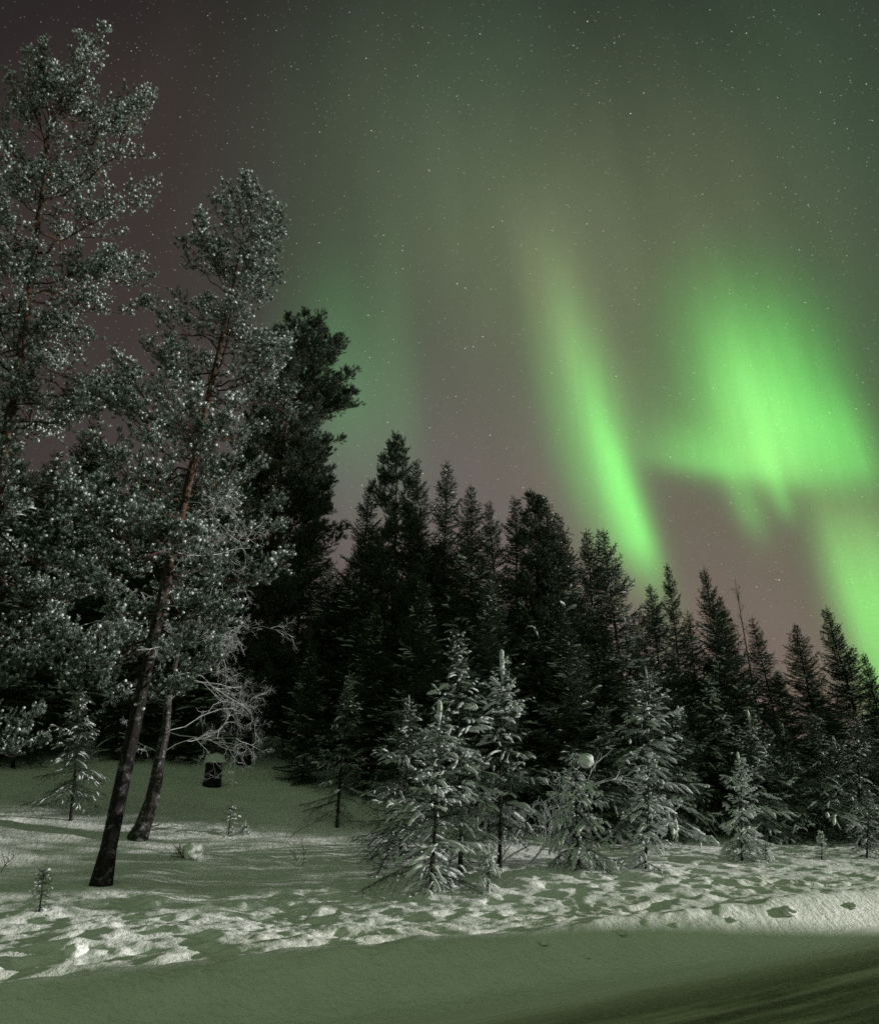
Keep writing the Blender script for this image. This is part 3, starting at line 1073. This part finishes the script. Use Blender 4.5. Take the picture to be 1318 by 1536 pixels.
def forest(px, py, Y, kind, label, wid=1., group=None, name='conifer_tree', seed=0):
    tx, ty, tz = top_at(px, py, Y)
    g = float(ground(tx, ty))
    sc = (tz - g) / 13.1
    rz = (px * 1.37 + py * .71) % 6.28
    scale = (sc * wid, sc * wid, sc)
    if not used[kind]:
        used[kind] = True
        o = PROTO[kind]
        o.location = (tx, ty, g - .05)
        o.rotation_euler = (0, 0, rz)
        o.scale = scale
        tag(o, label, 'conifer', group)
    else:
        o = copy_thing(PROTO[kind], (tx, ty, g - .05), rz, scale, label, group)
    o.name = name
    return o


front = ((545, 728, 30, 3, 1.05, 'thin conifer at the left end of the forest skyline, next to the black pine'),
         (594, 655, 29, 5, .95, 'highest pointed conifer of the forest skyline'),
         (633, 686, 31, 3, .95, 'narrow conifer just right of the skyline summit tree'),
         (660, 692, 33, 3, .95, 'slender see-through conifer, second right of the skyline summit tree'),
         (706, 722, 28, 2, .95, 'broad dark conifer left of the twin-topped skyline tree'),
         (738, 748, 32, 3, 1., 'thin conifer peeping out behind the broad dark skyline conifer'),
         (772, 748, 31, 3, 1.1, 'slight conifer just left of the twin-topped skyline tree'),
         (796, 740, 27, 5, 1.05, 'twin-topped broad conifer in the middle of the skyline, left spire'),
         (810, 748, 27.6, 2, 1.1, 'twin-topped broad conifer in the middle of the skyline, right spire'),
         (845, 770, 29, 0, .9, 'wide-shouldered conifer right of the twin-topped one'),
         (869, 793, 32, 3, 1.1, 'narrow conifer left of the foot of the left aurora ray'),
         (906, 795, 28, 0, 1.1, 'full conifer standing where the left aurora ray comes down'),
         (965, 878, 30, 0, 1.15, 'squat conifer just left of the thin pole-like one'),
         (993, 845, 31, 3, .75, 'very thin pole-like conifer right of the left aurora ray'),
         (1026, 915, 31, 4, 1.1, 'low conifer between the pole-like tree and the right spire'),
         (1055, 847, 31, 1, .95, 'sharp spired conifer right of the pole-like one'),
         (1077, 890, 33, 2, .95, 'shaded conifer leaning on the sharp spired one'),
         (1130, 922, 33, 4, 1.0, 'neat conifer standing free in the gap of the right skyline'),
         (1160, 1005, 34, 0, 1.0, 'short conifer in the low gap of the right skyline'),
         (1193, 932, 34, 2, 1.2, 'rounded conifer left of the last tall pair'),
         (1240, 906, 35, 1, 1.15, 'tall twin-tipped conifer beside the lower right aurora ray'),
         (1290, 976, 33, 1, 1.0, 'conifer at the right edge under the aurora ray'),
         (1330, 1010, 36, 0, 1.1, 'conifer cut by the right edge of the frame'))
for px, py, Y, kd, wd, lab in front:
    forest(px, py, Y, kd, lab, wd)
# leafless birch on the skyline
tx, ty, tz = top_at(1096, 868, 36)
g = float(ground(tx, ty))
root = thing('birch_tree', (tx, ty, g), 'leafless grey birch tip showing above the right skyline', 'birch tree')
rng = np.random.default_rng(71)
out = []
h = tz - g
P = np.stack([np.linspace(0, .2, 6), np.zeros(6), np.linspace(0, h, 6)], -1)
out.append((P, np.linspace(.09, .012, 6)))
for i in range(26):
    u = rng.uniform(.4, .98)
    a = rng.uniform(0, 6.28)
    bare_branch(along(P, np.array([u]))[0], (math.cos(a) * .5, math.sin(a) * .5, 1), 1.7 * (1.15 - u), 2, rng, out, -.2, .012, .35)
bare_mesh('stems', out, TWIG, root)

# second rank and the deep wood that closes the gaps
SKY = np.array([(-150, 640), (60, 660), (200, 640), (330, 620), (440, 700), (500, 830), (560, 800), (640, 800), (700, 820), (800, 830), (900, 890), (960, 960), (1050, 970), (1110, 1010), (1170, 1060), (1240, 1010), (1320, 1060), (1450, 1060)], float)
rng = np.random.default_rng(12)
px = -140.
i = 0
while px < 1440:
    for Y, add in ((33 if px > 480 else 30, 40), (41, 15), (50, 45)):
        q = px + rng.uniform(-22, 22)
        top = np.interp(q, SKY[:, 0], SKY[:, 1]) + add + rng.uniform(-25, 60)
        if px < 470 and Y == 30 and 330 < px:
            continue
        forest(q, top, Y + rng.uniform(-2, 2), (i * 3 + int(Y)) % 7, 'dark unlit conifer deep in the wood behind the skyline trees', 1.25, 'deep forest trees')
        i += 1
    px += 58
# near rank under the skyline, hiding the trunks behind the young spruces
for px, py, Y, kd, lab in ((470, 960, 27, 2, 'dark conifer filling the wood left of the thin dim spruce'), (560, 905, 26, 4, 'dark conifer behind the broad dim spruce'),
                       (640, 870, 25, 2, 'dark conifer behind the tall cluster leader'), (730, 850, 24.5, 4, 'dark full conifer behind the drooping snow-clad spruce'),
                       (840, 905, 25, 2, 'dark conifer behind the bent spruce'), (905, 935, 27, 4, 'dark conifer left of the large edge spruce'),
                       (1010, 985, 30, 2, 'dark conifer between the two snow-dusted edge spruces'), (1160, 1060, 31, 2, 'dark conifer behind the leaning low spruce'),
                       (1215, 1070, 31, 4, 'dark conifer behind the dim bushy spruce'), (1290, 1075, 31, 2, 'dark conifer behind the twiggy bush at the right edge')):
    forest(px, py, Y, kd, lab, 1.2)
# the darker trees behind the frosted pines
for px, py, Y, kd, lab in ((20, 560, 23, 2, 'dark conifer behind the lower trunk of the tallest pine'), (75, 700, 25, 4, 'dark conifer behind the drooping small spruce'),
                       (405, 930, 37, 2, 'dark conifer beyond the stump, left of the black pine foot'), (440, 960, 38, 4, 'dark conifer beyond the black pine foot'),
                       (360, 940, 39, 0, 'dark conifer seen between the birch limbs far up the slope'), (150, 640, 26, 2, 'dark conifer filling the gap between the two frosted pines'), (250, 760, 28, 4, 'dark conifer right behind the snow-plastered birch')):
    forest(px, py, Y, kd, lab, 1.1)
# unseen trees added to the right, outside the frame: they keep the low light off the far forest
rng = np.random.default_rng(3)
for i in range(44):
    ss, tt = 56 + (i % 11) * 3.2 + rng.uniform(-1, 1), 10.5 + (i // 11) * 4.2 + rng.uniform(-1, 1)
    x, y = ss * RX + tt * QX, ss * RY + tt * QY
    if x / y < .90:
        continue
    g = float(ground(x, y))
    h = rng.uniform(18, 24)
    copy_thing(PROTO[i % 7], (x, y, g), rng.uniform(0, 6), (h / 13 * .95, h / 13 * .95, h / 13), 'added unseen conifer outside the right edge of the frame, blocking the low light', 'added light-blocking trees beyond the frame').name = 'conifer_tree'
